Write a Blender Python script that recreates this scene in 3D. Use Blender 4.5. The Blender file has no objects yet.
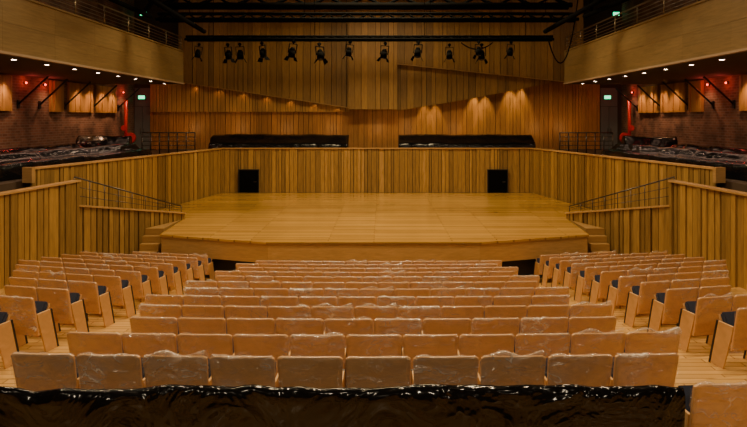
import bpy, bmesh, math, random
from mathutils import Vector, Matrix, noise
random.seed(7)
SC=bpy.context.scene
COL=SC.collection
# ---------------------------------------------------------------- materials
def mat_new(name):
    m=bpy.data.materials.new(name); m.use_nodes=True
    nt=m.node_tree; b=nt.nodes["Principled BSDF"]
    return m,nt,b
def simple(name,col,rough=0.5,metal=0.0,emit=None,estr=0.0,bump=0.0,bscale=20,spec=.5):
    m,nt,b=mat_new(name)
    b.inputs["Base Color"].default_value=(*col,1)
    b.inputs["Roughness"].default_value=rough
    b.inputs["Metallic"].default_value=metal
    b.inputs["Specular IOR Level"].default_value=spec
    if emit:
        b.inputs["Emission Color"].default_value=(*emit,1)
        b.inputs["Emission Strength"].default_value=estr
    n=nt.nodes.new("ShaderNodeTexNoise"); n.inputs["Scale"].default_value=bscale
    tc=nt.nodes.new("ShaderNodeTexCoord"); nt.links.new(tc.outputs["Object"],n.inputs["Vector"])
    if bump>0:
        bp=nt.nodes.new("ShaderNodeBump"); bp.inputs["Strength"].default_value=bump
        bp.inputs["Distance"].default_value=0.02
        nt.links.new(n.outputs["Fac"],bp.inputs["Height"]); nt.links.new(bp.outputs["Normal"],b.inputs["Normal"])
    return m
def wood(name,c1,c2,scale=(6,6,0.6),rough=0.45,island=0.35,bump=0.15):
    m,nt,b=mat_new(name); L=nt.links
    tc=nt.nodes.new("ShaderNodeTexCoord"); mp=nt.nodes.new("ShaderNodeMapping")
    mp.inputs["Scale"].default_value=scale
    L.new(tc.outputs["Object"],mp.inputs["Vector"])
    n=nt.nodes.new("ShaderNodeTexNoise"); n.inputs["Scale"].default_value=3; n.inputs["Detail"].default_value=6
    n.inputs["Distortion"].default_value=0.8
    L.new(mp.outputs[0],n.inputs["Vector"])
    r=nt.nodes.new("ShaderNodeValToRGB")
    r.color_ramp.elements[0].position=0.3; r.color_ramp.elements[0].color=(*c1,1)
    r.color_ramp.elements[1].position=0.7; r.color_ramp.elements[1].color=(*c2,1)
    L.new(n.outputs["Fac"],r.inputs[0])
    g=nt.nodes.new("ShaderNodeNewGeometry")
    mr=nt.nodes.new("ShaderNodeMapRange"); mr.inputs[3].default_value=1-island; mr.inputs[4].default_value=1+island*0.6
    L.new(g.outputs["Random Per Island"],mr.inputs[0])
    hs=nt.nodes.new("ShaderNodeHueSaturation"); L.new(mr.outputs[0],hs.inputs["Value"]); L.new(r.outputs[0],hs.inputs["Color"])
    L.new(hs.outputs[0],b.inputs["Base Color"])
    b.inputs["Roughness"].default_value=rough
    bp=nt.nodes.new("ShaderNodeBump"); bp.inputs["Strength"].default_value=bump; bp.inputs["Distance"].default_value=0.01
    L.new(n.outputs["Fac"],bp.inputs["Height"]); L.new(bp.outputs[0],b.inputs["Normal"])
    return m
def planks(name,c1,c2,mortar,sx,bw,rh,rough,rot=0.0,ms=0.006,var=.12):
    m,nt,b=mat_new(name); L=nt.links
    tc=nt.nodes.new("ShaderNodeTexCoord"); mp=nt.nodes.new("ShaderNodeMapping")
    mp.inputs["Scale"].default_value=(sx,sx,sx); mp.inputs["Rotation"].default_value=(0,0,rot)
    L.new(tc.outputs["Object"],mp.inputs[0])
    k=nt.nodes.new("ShaderNodeTexBrick"); k.inputs["Color1"].default_value=(*c1,1); k.inputs["Color2"].default_value=(*c2,1)
    k.inputs["Mortar"].default_value=(*mortar,1); k.inputs["Scale"].default_value=1
    k.offset=.37
    k.inputs["Brick Width"].default_value=bw; k.inputs["Row Height"].default_value=rh; k.inputs["Mortar Size"].default_value=ms
    L.new(mp.outputs[0],k.inputs[0])
    n=nt.nodes.new("ShaderNodeTexNoise"); n.inputs["Scale"].default_value=0.6; n.inputs["Detail"].default_value=3
    L.new(tc.outputs["Object"],n.inputs[0])
    mr=nt.nodes.new("ShaderNodeMapRange"); mr.inputs[1].default_value=.3; mr.inputs[2].default_value=.7; mr.inputs[3].default_value=1-var; mr.inputs[4].default_value=1+var*.5
    L.new(n.outputs[0],mr.inputs[0])
    hs=nt.nodes.new("ShaderNodeHueSaturation"); L.new(mr.outputs[0],hs.inputs["Value"]); L.new(k.outputs[0],hs.inputs["Color"])
    L.new(hs.outputs[0],b.inputs["Base Color"])
    b.inputs["Roughness"].default_value=rough
    return m
M_SLAT=wood("slat_wood",(0.29,0.16,0.042),(0.45,0.265,0.078),island=0.36)
M_SLATD=simple("slat_gap",(0.025,0.013,0.005),0.8)
M_UPPER=wood("upper_wood",(0.32,0.175,0.045),(0.45,0.26,0.072),island=0.3)
M_CENTRE=wood("honey_wood",(0.40,0.215,0.055),(0.54,0.31,0.085),island=0.25)
M_WEDGE=wood("pale_wood",(0.42,0.22,0.06),(0.55,0.31,0.095),island=0.2)
M_MID=wood("middle_wood",(0.36,0.15,0.035),(0.50,0.23,0.06),island=0.18)
M_FASCIA=wood("fascia_wood",(0.21,0.138,0.052),(0.29,0.195,0.08),scale=(0.5,0.5,6),island=0.08)
M_CAP=wood("cap_wood",(0.46,0.26,0.09),(0.58,0.34,0.13),scale=(1,1,6),island=0.1)
M_STEP=wood("step_wood",(0.36,0.20,0.065),(0.44,0.26,0.085),scale=(1,1,6),island=0.1)
M_STAGE=planks("stage_planks",(0.44,0.235,0.048),(0.64,0.37,0.088),(0.28,0.14,0.03),1,3.4,0.16,0.17,ms=.009,var=.12)
M_FLOOR=planks("floor_planks",(0.60,0.345,0.105),(0.76,0.455,0.155),(0.30,0.155,0.045),1,1.2,0.12,0.25,ms=.008)
M_CHAIR=wood("chair_wood",(0.66,0.37,0.155),(0.78,0.46,0.21),scale=(2,2,3),island=0.0,rough=0.4,bump=.05)
M_PANEL=wood("panel_wood",(0.62,0.36,0.14),(0.74,0.45,0.19),scale=(2,2,3),island=0.0,rough=0.4)
M_NAVY=simple("navy_fabric",(0.035,0.045,0.085),0.85,bump=0.3,bscale=300)
M_BLACK=simple("black_paint",(0.010,0.010,0.011),0.5)
M_RIG=simple("matte_black_rig_paint",(0.003,0.003,0.003),0.9,spec=.04)
M_STEEL=simple("dark_steel",(0.09,0.085,0.08),0.35,0.8)
M_RAIL=simple("brushed_steel_rail",(0.30,0.24,0.16),0.35,0.8)
M_GREY=simple("grey_door_paint",(0.13,0.14,0.14),0.5)
M_RED=simple("red_paint",(0.6,0.02,0.01),0.35)
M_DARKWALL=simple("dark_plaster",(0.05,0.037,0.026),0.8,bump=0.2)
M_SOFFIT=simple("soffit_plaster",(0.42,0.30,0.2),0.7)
M_CONC=simple("gallery_floor",(0.08,0.05,0.03),0.6)
M_LAMP=simple("lamp_glow",(1,0.8,0.6),0.5,emit=(1,0.66,0.45),estr=80)
M_REDLAMP=simple("red_lamp_glow",(1,0.1,0.05),0.5,emit=(1,0.05,0.02),estr=8)
M_EXIT=simple("exit_green_glow",(0.02,0.5,0.2),0.5,emit=(0.03,0.9,0.35),estr=3)
M_WHITE=simple("white_mark",(0.9,0.9,0.9),0.5,emit=(1,1,1),estr=1.5)
M_LENS=simple("lens_glass",(0.02,0.02,0.02),0.3,spec=.2)
def plastic_black(name,sc,dist,rough):
    m,nt,b=mat_new(name); L=nt.links
    b.inputs["Base Color"].default_value=(0.005,0.005,0.006,1); b.inputs["Roughness"].default_value=rough
    tc=nt.nodes.new("ShaderNodeTexCoord"); n=nt.nodes.new("ShaderNodeTexNoise"); n.inputs["Scale"].default_value=sc
    n.inputs["Detail"].default_value=3; n.inputs["Distortion"].default_value=1.2
    L.new(tc.outputs["Object"],n.inputs[0])
    s=nt.nodes.new("ShaderNodeMath"); s.operation='SUBTRACT'; s.inputs[1].default_value=.5; L.new(n.outputs[0],s.inputs[0])
    a=nt.nodes.new("ShaderNodeMath"); a.operation='ABSOLUTE'; L.new(s.outputs[0],a.inputs[0])
    bp=nt.nodes.new("ShaderNodeBump"); bp.inputs["Strength"].default_value=0.6; bp.invert=True
    bp.inputs["Distance"].default_value=dist
    L.new(a.outputs[0],bp.inputs["Height"]); L.new(bp.outputs[0],b.inputs["Normal"]); return m
M_BPLAS=plastic_black("black_plastic_sheet",1.5,.07,.18)
M_BPLASF=plastic_black("black_plastic_sheet_near",2.0,.16,.13)
def plastic_clear():
    m,nt,b=mat_new("clear_plastic_film"); L=nt.links
    b.inputs["Base Color"].default_value=(1.0,0.92,0.82,1); b.inputs["Roughness"].default_value=0.25
    tc=nt.nodes.new("ShaderNodeTexCoord"); oi=nt.nodes.new("ShaderNodeObjectInfo")
    ad=nt.nodes.new("ShaderNodeVectorMath"); ad.operation='ADD'
    cm=nt.nodes.new("ShaderNodeCombineXYZ"); ml=nt.nodes.new("ShaderNodeMath"); ml.operation='MULTIPLY'; ml.inputs[1].default_value=40
    L.new(oi.outputs["Random"],ml.inputs[0]); L.new(ml.outputs[0],cm.inputs[0]); L.new(ml.outputs[0],cm.inputs[2])
    L.new(tc.outputs["Object"],ad.inputs[0]); L.new(cm.outputs[0],ad.inputs[1])
    mp=nt.nodes.new("ShaderNodeMapping"); mp.inputs["Scale"].default_value=(1.0,1,2.0); mp.inputs["Rotation"].default_value=(0,.5,0); L.new(ad.outputs[0],mp.inputs[0])
    n=nt.nodes.new("ShaderNodeTexNoise"); n.inputs["Scale"].default_value=3.4; n.inputs["Detail"].default_value=4; n.inputs["Distortion"].default_value=.8
    L.new(mp.outputs[0],n.inputs[0])
    s=nt.nodes.new("ShaderNodeMath"); s.operation='SUBTRACT'; s.inputs[1].default_value=.5; L.new(n.outputs[0],s.inputs[0])
    a=nt.nodes.new("ShaderNodeMath"); a.operation='ABSOLUTE'; L.new(s.outputs[0],a.inputs[0])
    big=nt.nodes.new("ShaderNodeTexNoise"); big.inputs["Scale"].default_value=3; big.inputs["Detail"].default_value=2; L.new(ad.outputs[0],big.inputs[0])
    bm_=nt.nodes.new("ShaderNodeMapRange"); bm_.inputs[1].default_value=.42; bm_.inputs[2].default_value=.62; bm_.inputs[3].default_value=0; bm_.inputs[4].default_value=1; L.new(big.outputs[0],bm_.inputs[0])
    bp=nt.nodes.new("ShaderNodeBump"); bp.inputs["Strength"].default_value=.8; bp.invert=True
    bp.inputs["Distance"].default_value=0.13
    L.new(a.outputs[0],bp.inputs["Height"]); L.new(bp.outputs[0],b.inputs["Normal"])
    t=nt.nodes.new("ShaderNodeBsdfTransparent"); mx=nt.nodes.new("ShaderNodeMixShader")
    mr=nt.nodes.new("ShaderNodeMapRange"); mr.inputs[1].default_value=0; mr.inputs[2].default_value=.02; mr.inputs[3].default_value=.60; mr.inputs[4].default_value=.0
    L.new(a.outputs[0],mr.inputs[0])
    mm=nt.nodes.new("ShaderNodeMath"); mm.operation='MULTIPLY'; L.new(mr.outputs[0],mm.inputs[0]); L.new(bm_.outputs[0],mm.inputs[1])
    m4=nt.nodes.new("ShaderNodeMath"); m4.operation='MULTIPLY_ADD'; m4.inputs[1].default_value=.17; L.new(bm_.outputs[0],m4.inputs[0]); L.new(mm.outputs[0],m4.inputs[2])
    sp=nt.nodes.new("ShaderNodeSeparateXYZ"); L.new(tc.outputs["Object"],sp.inputs[0])
    tz=nt.nodes.new("ShaderNodeMapRange"); tz.inputs[1].default_value=.80; tz.inputs[2].default_value=.88; tz.inputs[3].default_value=0; tz.inputs[4].default_value=.16; L.new(sp.outputs[2],tz.inputs[0])
    m6=nt.nodes.new("ShaderNodeMath"); m6.operation='ADD'; L.new(m4.outputs[0],m6.inputs[0]); L.new(tz.outputs[0],m6.inputs[1])
    vr=nt.nodes.new("ShaderNodeMapRange"); vr.inputs[3].default_value=.25; vr.inputs[4].default_value=1.6
    fr=nt.nodes.new("ShaderNodeMath"); fr.operation='FRACT'; L.new(ml.outputs[0],fr.inputs[0]); L.new(fr.outputs[0],vr.inputs[0])
    m5=nt.nodes.new("ShaderNodeMath"); m5.operation='ADD'; m5.inputs[1].default_value=.03; L.new(m6.outputs[0],m5.inputs[0])
    mu=nt.nodes.new("ShaderNodeMath"); mu.operation='MULTIPLY'; mu.use_clamp=True; L.new(m5.outputs[0],mu.inputs[0]); L.new(vr.outputs[0],mu.inputs[1])
    L.new(mu.outputs[0],mx.inputs[0]); L.new(t.outputs[0],mx.inputs[1]); L.new(b.outputs[0],mx.inputs[2])
    gl=nt.nodes.new("ShaderNodeBsdfGlossy"); gl.inputs["Roughness"].default_value=.13; gl.inputs["Color"].default_value=(1,.95,.9,1); L.new(bp.outputs[0],gl.inputs["Normal"])
    m3=nt.nodes.new("ShaderNodeMixShader"); m3.inputs[0].default_value=.08; L.new(mx.outputs[0],m3.inputs[1]); L.new(gl.outputs[0],m3.inputs[2])
    L.new(m3.outputs[0],nt.nodes["Material Output"].inputs[0]); return m
M_CPLAS=plastic_clear()
def brick():
    m,nt,b=mat_new("old_brick"); L=nt.links
    tc=nt.nodes.new("ShaderNodeTexCoord"); sp=nt.nodes.new("ShaderNodeSeparateXYZ"); cb=nt.nodes.new("ShaderNodeCombineXYZ")
    L.new(tc.outputs["Object"],sp.inputs[0]); L.new(sp.outputs[1],cb.inputs[0]); L.new(sp.outputs[2],cb.inputs[1])
    k=nt.nodes.new("ShaderNodeTexBrick"); k.inputs["Scale"].default_value=1; k.inputs["Brick Width"].default_value=.3; k.inputs["Row Height"].default_value=.1
    k.inputs["Mortar Size"].default_value=.014
    k.inputs["Color1"].default_value=(0.15,0.07,0.042,1); k.inputs["Color2"].default_value=(0.26,0.125,0.075,1); k.inputs["Mortar"].default_value=(0.24,0.17,0.13,1)
    L.new(cb.outputs[0],k.inputs[0])
    n=nt.nodes.new("ShaderNodeTexNoise"); n.inputs["Scale"].default_value=1.2; n.inputs["Detail"].default_value=6; L.new(tc.outputs["Object"],n.inputs[0])
    mr=nt.nodes.new("ShaderNodeMapRange"); mr.inputs[1].default_value=.35; mr.inputs[2].default_value=.65; mr.inputs[3].default_value=.45; mr.inputs[4].default_value=1.25; L.new(n.outputs[0],mr.inputs[0])
    hs=nt.nodes.new("ShaderNodeHueSaturation"); L.new(mr.outputs[0],hs.inputs["Value"]); L.new(k.outputs[0],hs.inputs["Color"]); L.new(hs.outputs[0],b.inputs["Base Color"]); b.inputs["Roughness"].default_value=.85
    bp=nt.nodes.new("ShaderNodeBump"); bp.inputs["Strength"].default_value=.5; bp.invert=True
    L.new(k.outputs[1],bp.inputs["Height"]); L.new(bp.outputs[0],b.inputs["Normal"]); return m
M_BRICK=brick()
# ---------------------------------------------------------------- mesh helpers
def quadbox(bm,pts_b,pts_t,mi=0):
    vb=[bm.verts.new(p) for p in pts_b]; vt=[bm.verts.new(p) for p in pts_t]; n=len(vb)
    fs=[bm.faces.new(vb[::-1]),bm.faces.new(vt)]
    for i in range(n): fs.append(bm.faces.new((vb[i],vb[(i+1)%n],vt[(i+1)%n],vt[i])))
    for f in fs: f.material_index=mi
def box(bm,x0,x1,y0,y1,z0,z1,mi=0):
    quadbox(bm,[(x0,y0,z0),(x1,y0,z0),(x1,y1,z0),(x0,y1,z0)],[(x0,y0,z1),(x1,y0,z1),(x1,y1,z1),(x0,y1,z1)],mi)
def cyl(bm,p,q,r,r2=None,n=10,mi=0,caps=True):
    p=Vector(p);q=Vector(q);d=(q-p); r2=r if r2 is None else r2
    z=d.normalized(); a=z.orthogonal().normalized(); b=z.cross(a)
    A=[bm.verts.new(p+(a*math.cos(t)+b*math.sin(t))*r) for t in [2*math.pi*i/n for i in range(n)]]
    B=[bm.verts.new(q+(a*math.cos(t)+b*math.sin(t))*r2) for t in [2*math.pi*i/n for i in range(n)]]
    for i in range(n):
        f=bm.faces.new((A[i],A[(i+1)%n],B[(i+1)%n],B[i])); f.material_index=mi; f.smooth=True
    if caps:
        f=bm.faces.new(A[::-1]); f.material_index=mi; f=bm.faces.new(B); f.material_index=mi
def mk(name,bm,mats,parent=None,smooth=False,loc=None):
    bmesh.ops.recalc_face_normals(bm,faces=bm.faces)
    if smooth:
        for f in bm.faces: f.smooth=True
    me=bpy.data.meshes.new(name); bm.to_mesh(me); bm.free()
    for m in (mats if isinstance(mats,(list,tuple)) else [mats]): me.materials.append(m)
    o=bpy.data.objects.new(name,me); COL.objects.link(o)
    if parent: o.parent=parent
    if loc: o.location=loc
    return o
def rod(name,p,q,r,mat,parent,n=6):
    bm=bmesh.new(); cyl(bm,p,q,r,n=n); return mk(name,bm,mat,parent)
def tag(o,label,cat,group=None,kind=None):
    o["label"]=label; o["category"]=cat
    if group:o["group"]=group
    if kind:o["kind"]=kind
    return o
def empty(name,loc=(0,0,0),rz=0):
    e=bpy.data.objects.new(name,None); e.empty_display_size=.1; COL.objects.link(e); e.location=loc; e.rotation_euler=(0,0,rz); return e
def copy_thing(src,loc,rz,swap=None):
    e=src.copy(); COL.objects.link(e); e.location=loc; e.rotation_euler=(0,0,rz)
    for c in src.children:
        k=c.copy(); k.parent=e; COL.objects.link(k)
        if swap and c.name.startswith(swap[0]): k.data=swap[1]
    return e
# ---------------------------------------------------------------- slatted walls
def slatwall(name,p0,p1,zb,zt,side,label,cap=0.05,th=0.12,wr=(.09,.2),gap=(.015,.035),caph=None,mats=None,dr=(.02,.06)):
    bm=bmesh.new(); a=Vector((p0[0],p0[1],0)); b=Vector((p1[0],p1[1],0)); d=b-a; Lh=d.length; u=d/Lh
    n=Vector((-u.y,u.x,0))*side
    def seg(s0,s1,d0,d1,zb0,zt0,zb1,zt1,mi):
        P=[a+u*s0+n*d0,a+u*s1+n*d0,a+u*s1+n*d1,a+u*s0+n*d1]
        B=[(P[0].x,P[0].y,zb0),(P[1].x,P[1].y,zb1),(P[2].x,P[2].y,zb1),(P[3].x,P[3].y,zb0)]
        T=[(P[0].x,P[0].y,zt0),(P[1].x,P[1].y,zt1),(P[2].x,P[2].y,zt1),(P[3].x,P[3].y,zt0)]
        quadbox(bm,B,T,mi)
    zbf=lambda s: zb[0]+(zb[1]-zb[0])*s/Lh
    ztf=lambda s: zt[0]+(zt[1]-zt[0])*s/Lh
    seg(0,Lh,-th,0,zb[0],zt[0]-.04,zb[1],zt[1]-.04,1)
    s=0.0
    while s<Lh-.03:
        w=min(random.uniform(*wr),Lh-s); dd=random.uniform(*dr)
        seg(s,s+w,0,dd,zbf(s),ztf(s)-.045,zbf(s+w),ztf(s+w)-.045,0)
        s+=w+random.uniform(*gap)
    if cap:
        ch=caph or .045
        seg(0,Lh,-th-.02,dr[1]+.03,zt[0]-ch,zt[0],zt[1]-ch,zt[1],2)
    o=mk(name,bm,mats or [M_SLAT,M_SLATD,M_CAP]); tag(o,label,"wall",kind="structure"); return o
# ---------------------------------------------------------------- levels
ROW=.93; RISE=.142
def rowD(k): return 5.2+ROW*(k-1)
def rowZ(k): return 1.11-RISE*(k-1)
def cur(x):
    x=abs(x); return .010*x*x if x<3.1 else .096+(x-3.1)*.21
def slope(x):
    ax=abs(x); s=.02*ax if ax<3.4 else .21
    return s*(1 if x>=0 else -1)
FZ=rowZ(13)
GZ=2.25
SZ=.58
bm=bmesh.new()
xs=[-9.3,-8,-6.5,-5,-4,-3.1,-2,-1,0,1,2,3.1,4,5,6.5,8,9.3]
for k in range(-8,14):
    z=rowZ(k); y0=rowD(k)-.25; y1=(rowD(k+1)-.25) if k<13 else 28
    for i in range(len(xs)-1):
        xa,xb=xs[i],xs[i+1]
        ya1=y1+cur(xa) if k<13 else 28; yb1=y1+cur(xb) if k<13 else 28
        zb=z-.3
        quadbox(bm,[(xa,y0+cur(xa),zb),(xb,y0+cur(xb),zb),(xb,yb1,zb),(xa,ya1,zb)],[(xa,y0+cur(xa),z),(xb,y0+cur(xb),z),(xb,yb1,z),(xa,ya1,z)])
tag(mk("floor",bm,M_FLOOR),"light wooden stepped auditorium floor in curved tiers","floor",kind="structure")
for s,nm in((-1,"left"),(1,"right")):
    bm=bmesh.new(); x=13*s; box(bm,min(x,x+.3*s),max(x,x+.3*s),-4,33.3,-1,12)
    tag(mk("wall_"+nm,bm,M_BRICK),"old dark red brick side wall of the hall","wall",kind="structure")
bm=bmesh.new(); box(bm,-13,13,-4.3,-4,-1,12); tag(mk("wall_rear",bm,M_DARKWALL),"dark rear wall of the auditorium","wall",kind="structure")
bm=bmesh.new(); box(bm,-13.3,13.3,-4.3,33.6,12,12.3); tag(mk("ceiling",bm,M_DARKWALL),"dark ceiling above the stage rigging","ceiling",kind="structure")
bm=bmesh.new(); box(bm,-13,13,33.1,33.3,-1,12); tag(mk("wall_back",bm,M_DARKWALL),"dark wall behind the choir gallery","wall",kind="structure")
def panel(name,x0,x1,y,botf,topf,mats,label,wr=(.16,.4),gap=(.012,.028),dr=(.03,.08)):
    bm=bmesh.new(); x=x0
    N=12
    for i in range(N):
        a=x0+(x1-x0)*i/N; b=x0+(x1-x0)*(i+1)/N
        quadbox(bm,[(a,y,botf(a)),(b,y,botf(b)),(b,y+.06,botf(b)),(a,y+.06,botf(a))],[(a,y,topf(a)),(b,y,topf(b)),(b,y+.06,topf(b)),(a,y+.06,topf(a))],1)
    while x<x1-.02:
        w=min(random.uniform(*wr),x1-x); d=random.uniform(*dr)
        quadbox(bm,[(x,y-d,botf(x)),(x+w,y-d,botf(x+w)),(x+w,y,botf(x+w)),(x,y,botf(x))],[(x,y-d,topf(x)),(x+w,y-d,topf(x+w)),(x+w,y,topf(x+w)),(x,y,topf(x))],0)
        x+=w+random.uniform(*gap)
    o=mk(name,bm,mats); tag(o,label,"wall panelling",kind="structure"); return o
panel("trim_1",-12.1,11.8,33.0,lambda x:GZ,lambda x:6.9,[M_MID,M_SLATD],"reddish wooden vertical board panelling behind the choir gallery",wr=(.1,.3))
lf=lambda x:5.85+(x+10.4)*(4.5-5.85)/(8.9)
panel("trim_2",-10.4,-1.5,32.4,lf,lambda x:12,[M_UPPER,M_SLATD],"upper wooden board panelling with a slanting lower edge")
panel("trim_10",-12.0,-1.5,32.75,lambda x:4.28,lambda x:6.0,[M_WEDGE,M_SLATD],"paler wooden board band under the slanted panelling",wr=(.1,.25))
panel("trim_3",-1.5,1.0,31.9,lambda x:4.4,lambda x:12,[M_CENTRE,M_SLATD],"tall straight panel of honey-coloured wooden boards")
panel("trim_4",1.0,10.6,32.0,lambda x:6.75-(x-1)*.105,lambda x:12,[M_UPPER,M_SLATD],"upper wooden board panelling sloping gently down sideways")
cf=lambda x:4.33+.15*(x-1)+.004*(x-1)**2
panel("trim_5",1.0,10.6,32.35,cf,lambda x:7.0,[M_UPPER,M_SLATD],"recessed wooden panelling with a slanting lower edge")
def edge(name,pts,label):
    bm=bmesh.new()
    for p,q in zip(pts[:-1],pts[1:]):
        quadbox(bm,[(p[0],p[1]-.1,p[2]-.035),(q[0],q[1]-.1,q[2]-.035),(q[0],q[1]+.05,q[2]-.035),(p[0],p[1]+.05,p[2]-.035)],
                [(p[0],p[1]-.1,p[2]),(q[0],q[1]-.1,q[2]),(q[0],q[1]+.05,q[2]),(p[0],p[1]+.05,p[2])])
    tag(mk(name,bm,M_CAP),label,"trim",kind="structure")
edge("trim_6",[(-10.4,32.4,5.85),(-1.5,32.4,4.5)],"light wooden edge strip under slanted panelling")
edge("trim_7",[(1,32.0,6.75),(10.6,32.0,5.74)],"light wooden edge strip under upper panelling")
# ---------------------------------------------------------------- stage
st=empty("stage",(0,0,0)); tag(st,"raised light-wood concert stage with faceted front and black plinth","stage")
front=[(-6.4,20.7),(-6.2,17.9),(-2.9,16.8),(2.9,16.8),(6.2,17.9),(6.4,20.7)]
poly=[(-6.95,27.95)]+front+[(6.95,27.95)]
bm=bmesh.new(); quadbox(bm,[(x,y,SZ-.06) for x,y in poly],[(x,y,SZ) for x,y in poly]); mk("deck",bm,M_STAGE,st)
def inset(p,d):
    v=Vector((p[0],p[1]-24)); v2=v*(1-d/v.length); return (v2.x,v2.y+24)
for nm,z0,z1,d,m in(("fascia",0.0,SZ-.06,.05,M_CAP),("plinth",FZ,0.0,.2,M_BLACK)):
    bm=bmesh.new()
    for p,q in zip(front[:-1],front[1:]):
        a,b=inset(p,d),inset(q,d); c,e=inset(q,d+.08),inset(p,d+.08)
        quadbox(bm,[(*t,z0) for t in (a,b,c,e)],[(*t,z1) for t in (a,b,c,e)])
    mk(nm,bm,m,st)
for s in(-1,1):
    bm=bmesh.new(); tri=[(s*6.41,20.75),(s*8.35,20.95),(s*6.96,27.9)]
    quadbox(bm,[(*p,SZ-.06) for p in tri],[(*p,SZ) for p in tri]); tag(mk("stage_wing",bm,M_STAGE),"triangular light-wood stage floor section beside the slatted wall","stage floor")
for s in(-1,1):
    bm=bmesh.new(); n=6; h=(SZ-FZ)/n
    for i in range(n):
        y0=17.8+.22*i; y1=17.8+.22*(i+1) if i<n-1 else 20.4
        def wx(y): return max(6.46,min(7.0,8.3-(y-17.5)*(2.0/3.2)-.12))
        quadbox(bm,[(s*6.44,y0,FZ),(s*wx(y0),y0,FZ),(s*wx(y1),y1,FZ),(s*6.44,y1,FZ)] ,[(s*6.44,y0,FZ+h*(i+1)),(s*wx(y0),y0,FZ+h*(i+1)),(s*wx(y1),y1,FZ+h*(i+1)),(s*6.44,y1,FZ+h*(i+1))])
    tag(mk("stair_flight",bm,M_STEP),"short wooden steps climbing beside the stage edge","stairs")
# ---------------------------------------------------------------- slatted parapets
slatwall("wall_stage_back",(-7.05,28.05),(7.05,28.05),(SZ,SZ),(2.6,2.6),-1,"vertical wooden slat wall closing the stage",wr=(.08,.24),gap=(.01,.03))
for s,nm in((-1,"left"),(1,"right")):
    o=slatwall("wall_stage_"+nm,(s*9.3,16.8),(s*7.05,28),(FZ,FZ),(2.6,2.6),s,"tall slatted wooden wall flanking the stage with pale cap",caph=.05)
    bm=bmesh.new(); 
    u=Vector((s*-2.25,11.2,0)).normalized(); n=Vector((-u.y,u.x,0))*s
    a=Vector((s*9.3,16.8,0))-u*.12; pts=[a-n*.16,a+u*.12-n*.16,a+u*.12+n*.14,a+n*.14]
    quadbox(bm,[(p.x,p.y,2.2) for p in pts],[(p.x,p.y,2.62) for p in pts])
    tag(mk("trim_8" if s<0 else "trim_9",bm,M_CAP),"pale wooden end block of the slatted wall","trim",kind="structure")
    slatwall("wall_seating_"+nm,(s*9.3,8),(s*8.4,17.5),(-.6,-.6),(2.2,2.2),s,"slatted wooden wall beside the side seating with pale cap",wr=(.12,.26),gap=(.03,.06),dr=(.03,.1))
    slatwall("wall_stair_"+nm,(s*8.4,17.5),(s*6.4,20.7),(FZ,FZ),(1.5,.8),s,"low slatted wooden wall with sloping top beside the steps",gap=(.02,.05),dr=(.03,.08))
    bm=bmesh.new(); n=8
    for i in range(n):
        y1=20.7-.4*i; y0=y1-.4; z=SZ+(GZ-.15-SZ)*i/(n)*.6
        def wo(y): return 9.3-(y-16.8)*.2-.2
        def wi(y): return 8.4-(y-17.5)*.62+.18
        quadbox(bm,[(s*wi(y0),y0,0),(s*wo(y0),y0,0),(s*wo(y1),y1,0),(s*wi(y1),y1,0)],[(s*wi(y0),y0,z),(s*wo(y0),y0,z),(s*wo(y1),y1,z),(s*wi(y1),y1,z)])
    tag(mk("stair_flight",bm,M_CONC),"steps leading from the stage up to the side gallery","stairs")
    bm=bmesh.new()
    def g(x,y):return (s*x,y)
    pl=[g(12.98,-3.9),g(12.98,33),g(7.25,33),g(7.25,28.2),g(9.5,16.9),g(9.5,-3.9)]
    quadbox(bm,[(*p,GZ-.3) for p in pl],[(*p,GZ) for p in pl])
    tag(mk("floor_gallery_"+nm,bm,M_CONC),"dark floor of the side gallery","floor",kind="structure")
bm=bmesh.new(); box(bm,-7.24,7.24,28.2,33,GZ-.3,GZ); tag(mk("floor_gallery_back",bm,M_CONC),"dark floor of the choir gallery","floor",kind="structure")
for i,(xa,xb) in enumerate(((-6.2,-5.35),(5.0,5.85))):
    d=empty("door_%d"%(i+1),((xa+xb)/2,27.93,SZ)); tag(d,"low black door in the slatted stage wall","door",kind="structure")
    w=(xb-xa)/2
    bm=bmesh.new(); box(bm,-w,w,-.03,.0,0,1.02); mk("door_leaf",bm,M_RIG,d)
    bm=bmesh.new(); box(bm,-w-.04,-w,-.05,0,0,1.06); box(bm,w,w+.04,-.05,0,0,1.06); box(bm,-w,w,-.05,0,1.02,1.06); mk("door_frame",bm,M_BLACK,d)
    bm=bmesh.new(); cyl(bm,(w-.1,-.03,.5),(w-.1,-.09,.5),.02); cyl(bm,(w-.1,-.08,.5),(w-.22,-.08,.5),.012); mk("handle",bm,M_STEEL,d)
for i,(xa,xb) in enumerate(((-12.95,-12.12),(11.85,12.75))):
    d=empty("door_%d"%(i+3),((xa+xb)/2,33.05,GZ)); tag(d,"tall grey double exit door beside the panelling","door",kind="structure")
    w=(xb-xa)/2
    for q in(-1,1):
        bm=bmesh.new(); box(bm,min(q*.01,q*w),max(q*.01,q*w),-.06,0,0,2.3); mk("door_leaf",bm,M_GREY,d)
        bm=bmesh.new(); cyl(bm,(q*.08,-.12,.85),(q*.08,-.12,1.15),.015);cyl(bm,(q*.08,-.06,1.0),(q*.08,-.12,1.0),.02);  mk("handle",bm,M_STEEL,d)
    bm=bmesh.new(); box(bm,-w,w,-.05,0,2.32,3.3); mk("transom",bm,M_GREY,d)
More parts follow.
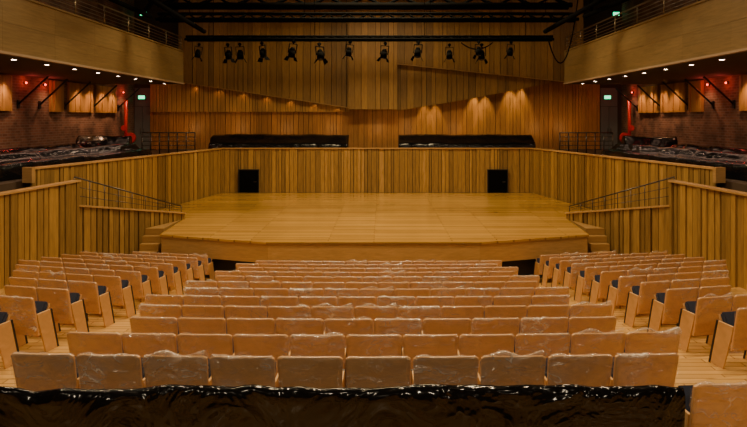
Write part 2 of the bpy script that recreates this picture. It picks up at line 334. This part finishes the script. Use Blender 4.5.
def exitsign(x,y,z):
    e=empty("exit_sign",(x,y,z)); tag(e,"small glowing green emergency exit sign","exit sign","exit signs")
    bm=bmesh.new(); box(bm,-.19,.19,0,.05,-.11,.11); mk("sign_housing",bm,M_BLACK,e)
    bm=bmesh.new(); box(bm,-.17,.17,-.012,0,-.09,.09); mk("sign_face",bm,M_EXIT,e)
    bm=bmesh.new(); 
    vs=[(-.11,-.018),(.03,-.018),(.03,-.05),(.12,0),(.03,.05),(.03,.018),(-.11,.018)]
    quadbox(bm,[(a,-.016,b) for a,b in vs],[(a,-.012,b) for a,b in vs]); mk("arrow_mark",bm,M_WHITE,e)
exitsign(-12.55,32.93,5.05); exitsign(12.2,32.93,5.05); exitsign(-12.5,33.03,9.5); exitsign(12.7,33.03,9.5)
# ---------------------------------------------------------------- balconies
for s in(-1,1):
    X=8.9 if s<0 else 8.6
    b=empty("balcony",(s*X,22,5.5)); tag(b,"long side balcony with pale wooden front and steel railing","balcony","side balconies")
    def rel(x,y,z): return (s*x-s*X,y-22,z-5.5)
    def pb(bm,x0,x1,y0,y1,z0,z1):
        p=rel(x0,y0,z0);q=rel(x1,y1,z1); box(bm,min(p[0],q[0]),max(p[0],q[0]),p[1],q[1],p[2],q[2])
    bm=bmesh.new(); y=0.5
    while y<28.4:
        y2=min(y+2.4,28.5)
        for h in range(4):
            pb(bm,X+(.006 if h%2 else 0),X+.1,y,y2-.004,5.56+h*.355,5.56+(h+1)*.355-.003)
        y=y2
    mk("fascia",bm,M_FASCIA,b)
    bm=bmesh.new(); pb(bm,X-.03,X+.15,.5,28.5,6.98,7.03); mk("cap_rail",bm,M_FASCIA,b)
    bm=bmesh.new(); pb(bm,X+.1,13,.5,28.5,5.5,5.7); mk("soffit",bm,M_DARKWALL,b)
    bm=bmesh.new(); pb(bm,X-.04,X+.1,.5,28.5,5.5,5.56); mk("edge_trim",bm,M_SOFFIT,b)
    for i in range(15):
        yy=1+i*1.95; rod("railing_post",rel(X+.06,yy,7.0),rel(X+.06,yy,7.65),.022,M_RAIL,b)
    for z,r in((7.65,.028),(7.5,.014),(7.38,.014),(7.26,.014),(7.14,.014)):
        rod("railing_bar",rel(X+.06,.6,z),rel(X+.06,28.4,z),r,M_RAIL,b)
    l=bpy.data.lights.new("balcony_light",'AREA'); l.shape='RECTANGLE'; l.size=.4; l.size_y=14; l.energy=90; l.color=(1,.72,.45)
    lo=bpy.data.objects.new("balcony_light",l); COL.objects.link(lo); lo.location=(s*10.8,21,11.3)
    for i in range(9):
        yy=14.6+i*1.6
        e=empty("downlight",(s*(X+.5),yy,5.499)); tag(e,"small round recessed warm downlight under the balcony","downlight","balcony downlights")
        bm=bmesh.new(); cyl(bm,(0,0,-.025),(0,0,-.005),.07,n=14); mk("lamp",bm,M_LAMP,e)
        bm=bmesh.new()
        A=[]
        for t in range(14):
            a0=2*math.pi*t/14
            A.append([bm.verts.new((r*math.cos(a0),r*math.sin(a0),z)) for r,z in((.07,-.03),(.09,-.03),(.09,0),(.07,0))])
        for t in range(14):
            for c in range(4): bm.faces.new((A[t][c],A[t][(c+1)%4],A[(t+1)%14][(c+1)%4],A[(t+1)%14][c]))
        mk("trim_ring",bm,M_STEEL,e)
    for yy,en in((18.2,45),(20.0,110),(21.4,110),(24.2,55),(26.7,110),(27.8,110),(29.0,110),(30.1,110),(31.4,60)):
        ld=bpy.data.lights.new("gallery_light",'SPOT'); ld.energy=en; ld.color=(1,.52,.26); ld.spot_size=1.7; ld.spot_blend=.8; ld.shadow_soft_size=.08
        lo=bpy.data.objects.new("gallery_light",ld); COL.objects.link(lo); lo.location=(s*12.35,yy,5.44); lo.rotation_euler=(0,-s*.25,0)
    ld=bpy.data.lights.new("gallery_light",'AREA'); ld.shape='RECTANGLE'; ld.size=.5; ld.size_y=16; ld.energy=50; ld.color=(1,.58,.38)
    lo=bpy.data.objects.new("gallery_light",ld); COL.objects.link(lo); lo.location=(s*10.8,20,5.44)
    for (y0,y1) in((19.4,22.0),(24.6,25.6),(26.0,28.2),(28.5,30.6)):
        bm=bmesh.new(); y=y0
        while y<y1-.05:
            w=random.uniform(.12,.3); w=min(w,y1-y); d=random.uniform(.06,.12)
            xx=s*12.995; xi=s*(12.97-d); box(bm,min(xx,xi),max(xx,xi),y,y+w-.01,4.2,5.45); y+=w
        tag(mk("acoustic_panel",bm,M_WEDGE),"slatted wooden acoustic panel fixed on the brick wall","wall panel","acoustic panels")
    for i,yy in enumerate((17.6,18.9,22.5,23.9,25.8,28.35,31.0)):
        e=empty("steel_bracket",(s*13,yy,5.4)); tag(e,"black diagonal steel strut between brick wall and balcony","bracket","balcony brackets")
        bm=bmesh.new(); cyl(bm,(-s*.02,0,-.95),(-s*1.1,0,.05),.035,n=8); mk("strut",bm,M_BLACK,e)
        bm=bmesh.new(); box(bm,min(0,-s*.05),max(0,-s*.05),-.07,.07,-1.1,-.8); mk("wall_plate",bm,M_BLACK,e)
    for yy in (18.2,19.1,22.9,24.2,31.5):
        e=empty("signal_lamp",(s*13,yy,5.25)); tag(e,"small glowing red lamp on the brick wall","wall lamp","red wall lamps")
        bm=bmesh.new(); box(bm,min(0,-s*.06),max(0,-s*.06),-.05,.05,-.04,.04); mk("base",bm,M_BLACK,e)
        bm=bmesh.new(); bmesh.ops.create_uvsphere(bm,u_segments=12,v_segments=8,radius=.035,matrix=Matrix.Translation((-s*.08,0,0))); mk("lamp_dome",bm,M_REDLAMP,e,smooth=True)
        ld=bpy.data.lights.new("signal_glow",'POINT'); ld.energy=7; ld.color=(1,.09,.07); ld.shadow_soft_size=.04
        lo=bpy.data.objects.new("signal_glow",ld); COL.objects.link(lo); lo.location=(s*12.7,yy,5.25)
    e=empty("fire_standpipe",(s*12.75,31.4,GZ)); tag(e,"red fire standpipe with valve wheel against brick wall","fire standpipe")
    bm=bmesh.new(); cyl(bm,(0,0,0),(0,0,2.6),.08); mk("pipe",bm,M_RED,e)
    bm=bmesh.new(); cyl(bm,(0,0,1.2),(0,-.25,1.2),.05); cyl(bm,(0,-.25,1.2),(0,-.28,1.2),.14,n=16); mk("valve_wheel",bm,M_RED,e)
    bm=bmesh.new(); cyl(bm,(-s*.25,-.1,.7),(-s*.25,.05,.7),.26,n=20); mk("hose_reel",bm,M_RED,e)
    e=empty("stair_railing",(s*8.4,17.5,1.5)); tag(e,"thin brushed steel stair railing along the sloping slatted wall","railing","stair railings")
    a=Vector((0,0,0)); bb=Vector((-s*2.0,3.2,-.7)); off=Vector((s*.1,.06,0))
    for i in range(9):
        t=i/8; p=a.lerp(bb,t)+off; hh=.70*(1-t)+.12*t+.08
        rod("baluster",p-Vector((0,0,.03)),p+Vector((0,0,hh)),.012,M_STEEL,e)
    for k,r in((1,.02),(.66,.008),(.33,.008)):
        rod("handrail" if k==1 else "rail_wire",a+off+Vector((0,0,.78*k)),bb+off+Vector((0,0,.2*k)),r,M_STEEL,e,8)
    e=empty("gallery_railing",(s*11.2,29.5,GZ)); tag(e,"steel guard railing at the gallery corner","railing","gallery railings")
    for i in range(7):
        x=-s*i*.42; rod("post",(x,0,0),(x,0,1.0),.028,M_STEEL,e)
    for z in(.2,.4,.6,.8,1.0): rod("rail_bar",(0,0,z),(-s*2.52,0,z),.018 if z<1 else .03,M_STEEL,e)
# ---------------------------------------------------------------- draped sheets
def drape(name,p0,p1,prof,label,group,amp=.06,bump=None,seed=0,step=.07,mat=None,hf=.2):
    a=Vector(p0);b=Vector(p1);d=b-a;L=d.length;u=d/L;n=Vector((-u.y,u.x,0))
    pts=[]
    for (o1,z1),(o2,z2) in zip(prof[:-1],prof[1:]):
        m=max(2,int(math.hypot(o2-o1,z2-z1)/step))
        for j in range(m): pts.append((o1+(o2-o1)*j/m,z1+(z2-z1)*j/m))
    pts.append(prof[-1]); N=max(6,int(L/step))
    pts=[pts[0]]+[((pts[i-1][0]+2*pts[i][0]+pts[i+1][0])/4,(pts[i-1][1]+2*pts[i][1]+pts[i+1][1])/4) for i in range(1,len(pts)-1)]+[pts[-1]]
    bm=bmesh.new(); G=[]
    for i in range(N+1):
        s=L*i/N; rowv=[]
        for j,(o,z) in enumerate(pts):
            base=a+u*s+n*o+Vector((0,0,z))
            w=noise.noise_vector(Vector((s*1.1+seed,o*1.5,z*1.5)))*amp+noise.noise_vector(Vector((s*4+seed,o*2,z*1.2)))*amp*hf
            w+=n*(1-abs(noise.noise(Vector((s*1.8+z*1.5+seed,z*.8-s*.3,o))))*3)*amp*.4
            zz=bump(s) if bump and 0<j<len(pts)-1 and z>.6*max(q[1] for q in prof) else 0
            if j in(0,len(pts)-1): w=Vector((w.x,w.y,0))
            p=base+w+Vector((0,0,zz)); 
            if p.z<a.z+.005: p.z=a.z+.005
            rowv.append(bm.verts.new(p))
        G.append(rowv)
    for i in range(N):
        for j in range(len(pts)-1): bm.faces.new((G[i][j],G[i][j+1],G[i+1][j+1],G[i+1][j]))
    bm.faces.new(G[0]); bm.faces.new(G[-1][::-1])
    o=mk(name,bm,mat or M_BPLAS,smooth=True); tag(o,label,"plastic sheet",group); return o
prof=[(-.02,0),(-.05,.60),(-.045,.77),(-.01,.825),(.03,.82),(.07,.75),(.2,.5),(.6,.42),(.65,0)]
drape("plastic_sheet",(-4.6,rowD(0)+.06,rowZ(0)),(2.33,rowD(0)+.06,rowZ(0)),prof,"glossy black plastic sheet draped over a row of seats","black seat covers",amp=.034,bump=lambda s:-.012*abs(math.sin(s*math.pi/.56))+.02*noise.noise(Vector((s*4,3,1))),step=.03,mat=M_BPLASF,hf=.45)
cp=[(-.7,0),(-.65,.5),(-.25,.66),(.1,.88),(.5,.92),(.6,0)]
drape("plastic_sheet",(-7.9,29.6,GZ),(-1.4,29.6,GZ),cp,"black plastic sheet over choir gallery seats","black seat covers",amp=.05,seed=5,step=.08,hf=.3)
drape("plastic_sheet",(1.0,29.6,GZ),(7.4,29.6,GZ),cp,"black plastic sheet over choir gallery seats","black seat covers",amp=.05,seed=15,step=.08,hf=.3)
for s in(-1,1):
    sp=[(-.6,0),(-.55,.44),(-.05,.48),(.1,.70),(.3,.70),(.5,0)]
    fl=lambda P: P if s<0 else [(-o,z) for o,z in P]
    drape("plastic_sheet",(s*10.85,14.5,GZ),(s*9.4,24.5,GZ),fl(sp),"black plastic sheet over side gallery seats next to the parapet","black seat covers",amp=.05,seed=25*s,step=.09,hf=.25)
    drape("plastic_sheet",(s*12.2,14.5,GZ),(s*11.6,24.5,GZ),fl(sp),"black plastic sheet over side gallery seats along the brick wall","black seat covers",amp=.05,seed=35*s,step=.09,hf=.25)
    drape("plastic_sheet",(s*12.5,26.0,GZ),(s*10.5,26.4,GZ),[(-.5,0),(-.45,.7),(0,.95),(.35,.88),(.5,0)],"black plastic sheet heaped over a tall stack of gallery seats","black seat covers",amp=.06,seed=45*s,step=.09,hf=.3)
# ---------------------------------------------------------------- lighting rig
def pipe_obj(name,p,q,label,cat,r=.05,group=None):
    bm=bmesh.new(); cyl(bm,p,q,r,n=8)
    return tag(mk(name,bm,M_RIG),label,cat,group)
def truss(x0,x1,y,z,h,dy,r=.04,lr=.018,st=.7):
    e=empty("lighting_truss",((x0+x1)/2,y,z)); tag(e,"black steel lighting truss hung above the stage","lighting truss","stage lighting trusses")
    w=(x1-x0)/2
    for yy,zz in((0,0),(dy,0),(dy/2,h)): rod("chord",(-w,yy,zz),(w,yy,zz),r,M_RIG,e,8)
    bm=bmesh.new(); n=int(2*w/st)
    for i in range(n):
        xa=-w+2*w*i/n; xb=-w+2*w*(i+1)/n; xm=(xa+xb)/2
        for yy in(0,dy): cyl(bm,(xa,yy,0),(xm,dy/2,h),lr,n=5); cyl(bm,(xm,dy/2,h),(xb,yy,0),lr,n=5)
        cyl(bm,(xa,0,0),(xa,dy,0),lr,n=5)
    mk("lattice",bm,M_RIG,e)
    for x in(-w*.85,-w*.3,w*.3,w*.85): rod("hanger_cable",(x,dy/2,h),(x,dy/2,12-z),.012,M_RIG,e,5)
truss(-7.8,7.2,22,7.46,.22,.4,.06,.025)
truss(-7.1,6.6,23,6.87,.12,.3,.05,.02)
truss(-8.6,7.7,24.4,8.4,.35,.5,.10,.04,1.4)
truss(-9.0,8.0,26,9.15,.7,.5,.10,.05,1.2)
for xa,xb in(((-7.3,17.4,7.9),(-6.3,22.75,7.12)),((7.5,17.4,7.9),(6.2,22.75,7.12)),((-9.0,18.5,8.0),(-8.0,22.0,7.55)),((8.7,18.5,8.0),(7.4,22.0,7.55)),((-5.4,17.4,8.4),(-8.1,21.9,7.8)),((6.0,17.4,8.4),(7.6,21.9,7.8))):
    pipe_obj("rigging_pipe",xa,xb,"black diagonal pipe bracing the lighting trusses","pipe",.085,"rigging pipes")
def cable(pts,r=.025):
    bm=bmesh.new(); P=[Vector(p) for p in pts]
    N=24; Q=[]
    for i in range(N+1):
        t=i/N; a,b,c=P; Q.append(a*(1-t)**2+b*2*t*(1-t)+c*t*t)
    for a,b in zip(Q[:-1],Q[1:]): cyl(bm,a,b+(b-a)*.05,r,n=6)
    bmesh.ops.remove_doubles(bm,verts=bm.verts,dist=.0001)
    tag(mk("loose_cable",bm,M_RIG),"loose black power cable sagging from the lighting truss","cable","loose cables")
cable([(6.5,23.4,6.9),(7.3,24.0,4.6),(7.9,24.3,8.6)])
cable([(3.2,23.4,6.8),(3.8,23.42,6.3),(4.4,23.4,6.8)])
def lantern():
    e=empty("stage_spotlight"); tag(e,"black theatre spotlight hanging from a truss","stage spotlight","stage spotlights")
    bm=bmesh.new(); cyl(bm,(0,0,-.42),(0,0,-.2),.12,.11,n=16); cyl(bm,(0,0,-.2),(0,0,-.1),.11,.06,n=16); mk("lamp_body",bm,M_RIG,e)
    bm=bmesh.new(); cyl(bm,(0,0,-.45),(0,0,-.421),.09,n=16); mk("lens",bm,M_LENS,e)
    bm=bmesh.new()
    P=[(-.155,-.3),(-.135,-.3),(-.135,0),(.135,0),(.135,-.3),(.155,-.3),(.155,.02),(-.155,.02)]
    quadbox(bm,[(x,-.02,z) for x,z in P],[(x,.02,z) for x,z in P]); mk("yoke",bm,M_RIG,e)
    bm=bmesh.new(); cyl(bm,(0,-.03,.1),(0,.03,.1),.06,n=10); box(bm,-.02,.02,-.02,.02,.02,.08); mk("clamp",bm,M_RIG,e)
    for q in(-1,1):
        bm=bmesh.new()
        quadbox(bm,[(q*.12,-.1,-.42),(q*.12,.1,-.42),(q*.13,.1,-.42),(q*.13,-.1,-.42)],[(q*.19,-.13,-.56),(q*.19,.13,-.56),(q*.2,.13,-.56),(q*.2,-.13,-.56)])
        mk("barn_door",bm,M_RIG,e)
    return e
LT=lantern(); first=True
for i,px in enumerate([200,229,263,294,320,350,385,418,449,478,510,483,238]):
    x=(px-382)*23/620+.22; z=6.68-random.uniform(0,.14); y=22.84; rx=random.uniform(-.7,.7); sc=random.uniform(.9,1.15)
    if px in(483,238): y=23.3
    rot=(random.uniform(-.3,.3),random.uniform(-.15,.15),rx)
    if first: LT.location=(x,y,z); LT.rotation_euler=rot; LT.scale=(sc,)*3; first=False; continue
    e=copy_thing(LT,(x,y,z),rx); e.rotation_euler=rot; e.scale=(sc,)*3
# ---------------------------------------------------------------- chairs
def back_point(x,t,off=0):
    z=.27+.56*t; y=-.02-.13*t+.16*x*x; return Vector((x,y-off,z))
def backrest_bm(th=.022,nx=12,nz=14,w0=.258,w1=.277,r=.03,z0=0,z1=1,off=0):
    bm=bmesh.new(); F=[];B=[]
    for j in range(nz+1):
        t=z0+(z1-z0)*(1-(1-j/nz)**1.3); w=w0+(w1-w0)*t; dz=(1-t)*.56
        if dz<r: w-=r-math.sqrt(max(0,r*r-(r-dz)**2))
        fr=[];br=[]
        for i in range(nx+1):
            x=-w+2*w*i/nx; p=back_point(x,t,off)
            fr.append(bm.verts.new(p+Vector((0,th,0)))); br.append(bm.verts.new(p))
        F.append(fr);B.append(br)
    for j in range(nz):
        for i in range(nx):
            bm.faces.new((F[j][i],F[j][i+1],F[j+1][i+1],F[j+1][i])); bm.faces.new((B[j][i],B[j+1][i],B[j+1][i+1],B[j][i+1]))
        for G in(0,nx):
            bm.faces.new((F[j][G],F[j+1][G],B[j+1][G],B[j][G]))
    for i in range(nx):
        bm.faces.new((F[0][i],B[0][i],B[0][i+1],F[0][i+1])); bm.faces.new((F[nz][i],F[nz][i+1],B[nz][i+1],B[nz][i]))
    return bm
CH=empty("auditorium_seat"); 
tag(CH,"tip-up auditorium seat in light wood under clear plastic","seat","auditorium seats in clear plastic")
o=mk("backrest",backrest_bm(),M_CHAIR,CH)
for f in o.data.polygons: f.use_smooth=abs(f.normal.z)<.6 and abs(f.normal.x)<.6
mk("back_cushion",backrest_bm(th=.03,w0=.21,w1=.22,z0=.1,z1=.8,off=-.022,nx=8,nz=8),M_NAVY,CH,smooth=True)
bm=bmesh.new(); ang=math.radians(62)
def sp_(d,h): return (.07+d*math.cos(ang)-h*math.sin(ang), .34+d*math.sin(ang)+h*math.cos(ang))
def seatbox(bm,h0,h1,w,d0,d1):
    a=sp_(d0,h0);b=sp_(d1,h0);c=sp_(d1,h1);d=sp_(d0,h1)
    quadbox(bm,[(-w,a[0],a[1]),(-w,b[0],b[1]),(-w,c[0],c[1]),(-w,d[0],d[1])],[(w,a[0],a[1]),(w,b[0],b[1]),(w,c[0],c[1]),(w,d[0],d[1])])
seatbox(bm,0,.07,.225,0,.36); bmesh.ops.bevel(bm,geom=bm.edges[:],offset=.02,segments=2,affect='EDGES'); mk("seat_cushion",bm,M_NAVY,CH)
bm=bmesh.new(); seatbox(bm,-.022,-.001,.225,0,.35); mk("seat_shell",bm,M_CHAIR,CH)
for q in(-1,1):
    bm=bmesh.new(); xa,xb=sorted((q*.248,q*.270))
    P=[(.12,.0),(.34,.0),(.20,.58),(-.045,.58),(-.03,.50)]
    quadbox(bm,[(xa,y,z) for y,z in P],[(xb,y,z) for y,z in P]); bmesh.ops.bevel(bm,geom=bm.edges[:],offset=.004,segments=1,affect='EDGES')
    mk("side_panel",bm,M_PANEL,CH)
for q in(-1,1):
    bm=bmesh.new()
    xa,xb=sorted((q*.246,q*.272)); Pp=[(.34,0),(.37,0),(.23,.58),(.20,.58)]
    quadbox(bm,[(xa,y,z) for y,z in Pp],[(xb,y,z) for y,z in Pp]); mk("edge_strip",bm,M_BLACK,CH)
def cover_mesh(seed,loose,peak):
    bm=bmesh.new(); nx=34; G=[]
    path=[]
    for j in range(24): path.append((.02+.98*j/23,0))
    path.append((1.02,.5))
    for j in range(5): path.append((1-.35*j/4,1))
    def ridge(v): return (1-abs(noise.noise(v))*2.4)
    for (t,fr) in path:
        row=[]; tt=min(t,1); w=.258+.019*tt+.003
        dz=(1-tt)*.56
        if dz<.03: w-=(.03-math.sqrt(max(0,.03**2-(.03-dz)**2)))*.8
        for i in range(nx+1):
            x=-w+2*w*i/nx; p=back_point(x,tt)
            if fr==0: p.y-=.005
            elif fr==1: p.y+=.032
            else: p.y+=.012; p.z+=.004
            q=Vector((x*5+t*3+seed*9.1,t*3.5-x*3+fr,seed))
            d=max(0,ridge(q)*.7+ridge(q*2.3)*.45-.35)*loose
            if fr==0: p.y-=d
            elif fr==1: p.y+=d*.6
            if t>.88: p.z+=max(0,noise.noise(Vector((x*6+seed*5,seed,0)))-.02)*peak
            row.append(bm.verts.new(p))
        G.append(row)
    for j in range(len(G)-1):
        for i in range(nx): bm.faces.new((G[j][i],G[j][i+1],G[j+1][i+1],G[j+1][i]))
    me=bpy.data.meshes.new("plastic_cover"); bm.to_mesh(me); bm.free(); me.materials.append(M_CPLAS)
    for f in me.polygons: f.use_smooth=True
    return me
COV=[cover_mesh(i*1.7+.3,l,pk) for i,(l,pk) in enumerate(((.02,.03),(.03,.04),(.045,.05),(.03,.03),(.06,.10),(.02,.02),(.04,.06),(.08,.16)))]
co=bpy.data.objects.new("plastic_cover",COV[0]); COL.objects.link(co); co.parent=CH
def place(x,k):
    y=rowD(k)+.15+cur(x); rz=math.atan(slope(x))+random.uniform(-.008,.008)
    loc=(x,y,rowZ(k))
    cv=random.choices(COV,weights=(4,4,3,3,2,4,3,1.2))[0]
    if place.first:
        CH.location=loc; CH.rotation_euler=(0,0,rz); place.first=False; return
    copy_thing(CH,loc,rz,swap=("plastic_cover",cv))
place.first=True
P=.562
place(2.68,0)
for k in range(1,13):
    pp=P
    if k==1: n,c,pp=10,-.10,.572
    elif k%2==0: n,c=11,.14
    else: n,c=(10 if k<5 else 11),(.12 if k<5 else -.14)
    for i in range(n): place(c+(i-(n-1)/2)*pp,k)
for s in(-1,1):
    for k,n in {3:1,4:2,5:2,6:3,7:4,8:5,9:6,10:6,11:6,12:6,13:4}.items():
        for i in range(n): place(s*(4.75+i*P),k)
# ---------------------------------------------------------------- lights
def area(name,loc,size,e,col,rot=(0,0,0)):
    ld=bpy.data.lights.new(name,'AREA'); ld.shape='RECTANGLE'; ld.size=size[0]; ld.size_y=size[1]; ld.energy=e; ld.color=col
    o=bpy.data.objects.new(name,ld); COL.objects.link(o); o.location=loc; o.rotation_euler=rot; return o
WC=(1,.75,.40)
l=area("stage_work_light",(0,22.5,11.5),(5,3),1500,WC); l.data.spread=2.7
for x in(-6,-2,2,6):
    l=area("house_and_glint_light",(x,12,11.5),(.5,.5),155,(1,.73,.42)); l.data.spread=2.5
    l=area("house_and_glint_light",(x,6,11.5),(.5,.5),160,(1,.73,.42)); l.data.spread=2.5
for x in(-5,0,5):
    area("house_and_glint_light",(x,-2.5,7.2),(.4,.3),70,(1,.80,.54),(.9,0,0))  # added low rear lamps, only to sharpen highlights on the plastic seat covers
for x,e in((2.77,150),(5.4,260),(7.3,260)):
    for dx in(-.28,.28):
        ld=bpy.data.lights.new("wall_washer",'SPOT'); ld.energy=e; ld.color=(1,.74,.34); ld.spot_size=.75; ld.spot_blend=.6; ld.shadow_soft_size=.06
        lo=bpy.data.objects.new("wall_washer",ld); COL.objects.link(lo); lo.location=(x+dx,32.5,cf(x)+.8)
        lo.rotation_euler=(.16,0,0)
for x in(-10,-7.5,-5,-2.5,0,1.6,4.2,8.6,10):
    ld=bpy.data.lights.new("wall_washer",'SPOT'); ld.energy=16; ld.color=(1,.55,.2); ld.spot_size=2.2; ld.spot_blend=.9; ld.shadow_soft_size=.1
    lo=bpy.data.objects.new("wall_washer",ld); COL.objects.link(lo); lo.location=(x,31.7,3.4); lo.rotation_euler=(1.9,0,0)
for i in range(7):
    x=-9.6+i*1.25
    ld=bpy.data.lights.new("wall_washer",'SPOT'); ld.energy=3; ld.color=(1,.5,.18); ld.spot_size=2.0; ld.spot_blend=.9; ld.shadow_soft_size=.05
    lo=bpy.data.objects.new("wall_washer",ld); COL.objects.link(lo); lo.location=(x,32.45,lf(x)-.08); lo.rotation_euler=(.5,0,0)
w=bpy.data.worlds.new("World"); SC.world=w; w.use_nodes=True
w.node_tree.nodes["Background"].inputs[0].default_value=(.5,.35,.2,1); w.node_tree.nodes["Background"].inputs[1].default_value=.03
# ---------------------------------------------------------------- camera
cd=bpy.data.cameras.new("camera"); cam=bpy.data.objects.new("camera",cd); COL.objects.link(cam)
cam.location=(.22,0,3.95); cam.rotation_euler=(math.pi/2,0,0)
cd.sensor_width=36; cd.lens=620/747*36; cd.shift_x=-8.5/747; cd.shift_y=-(213.5-118)/747
cd.clip_end=200
SC.camera=cam
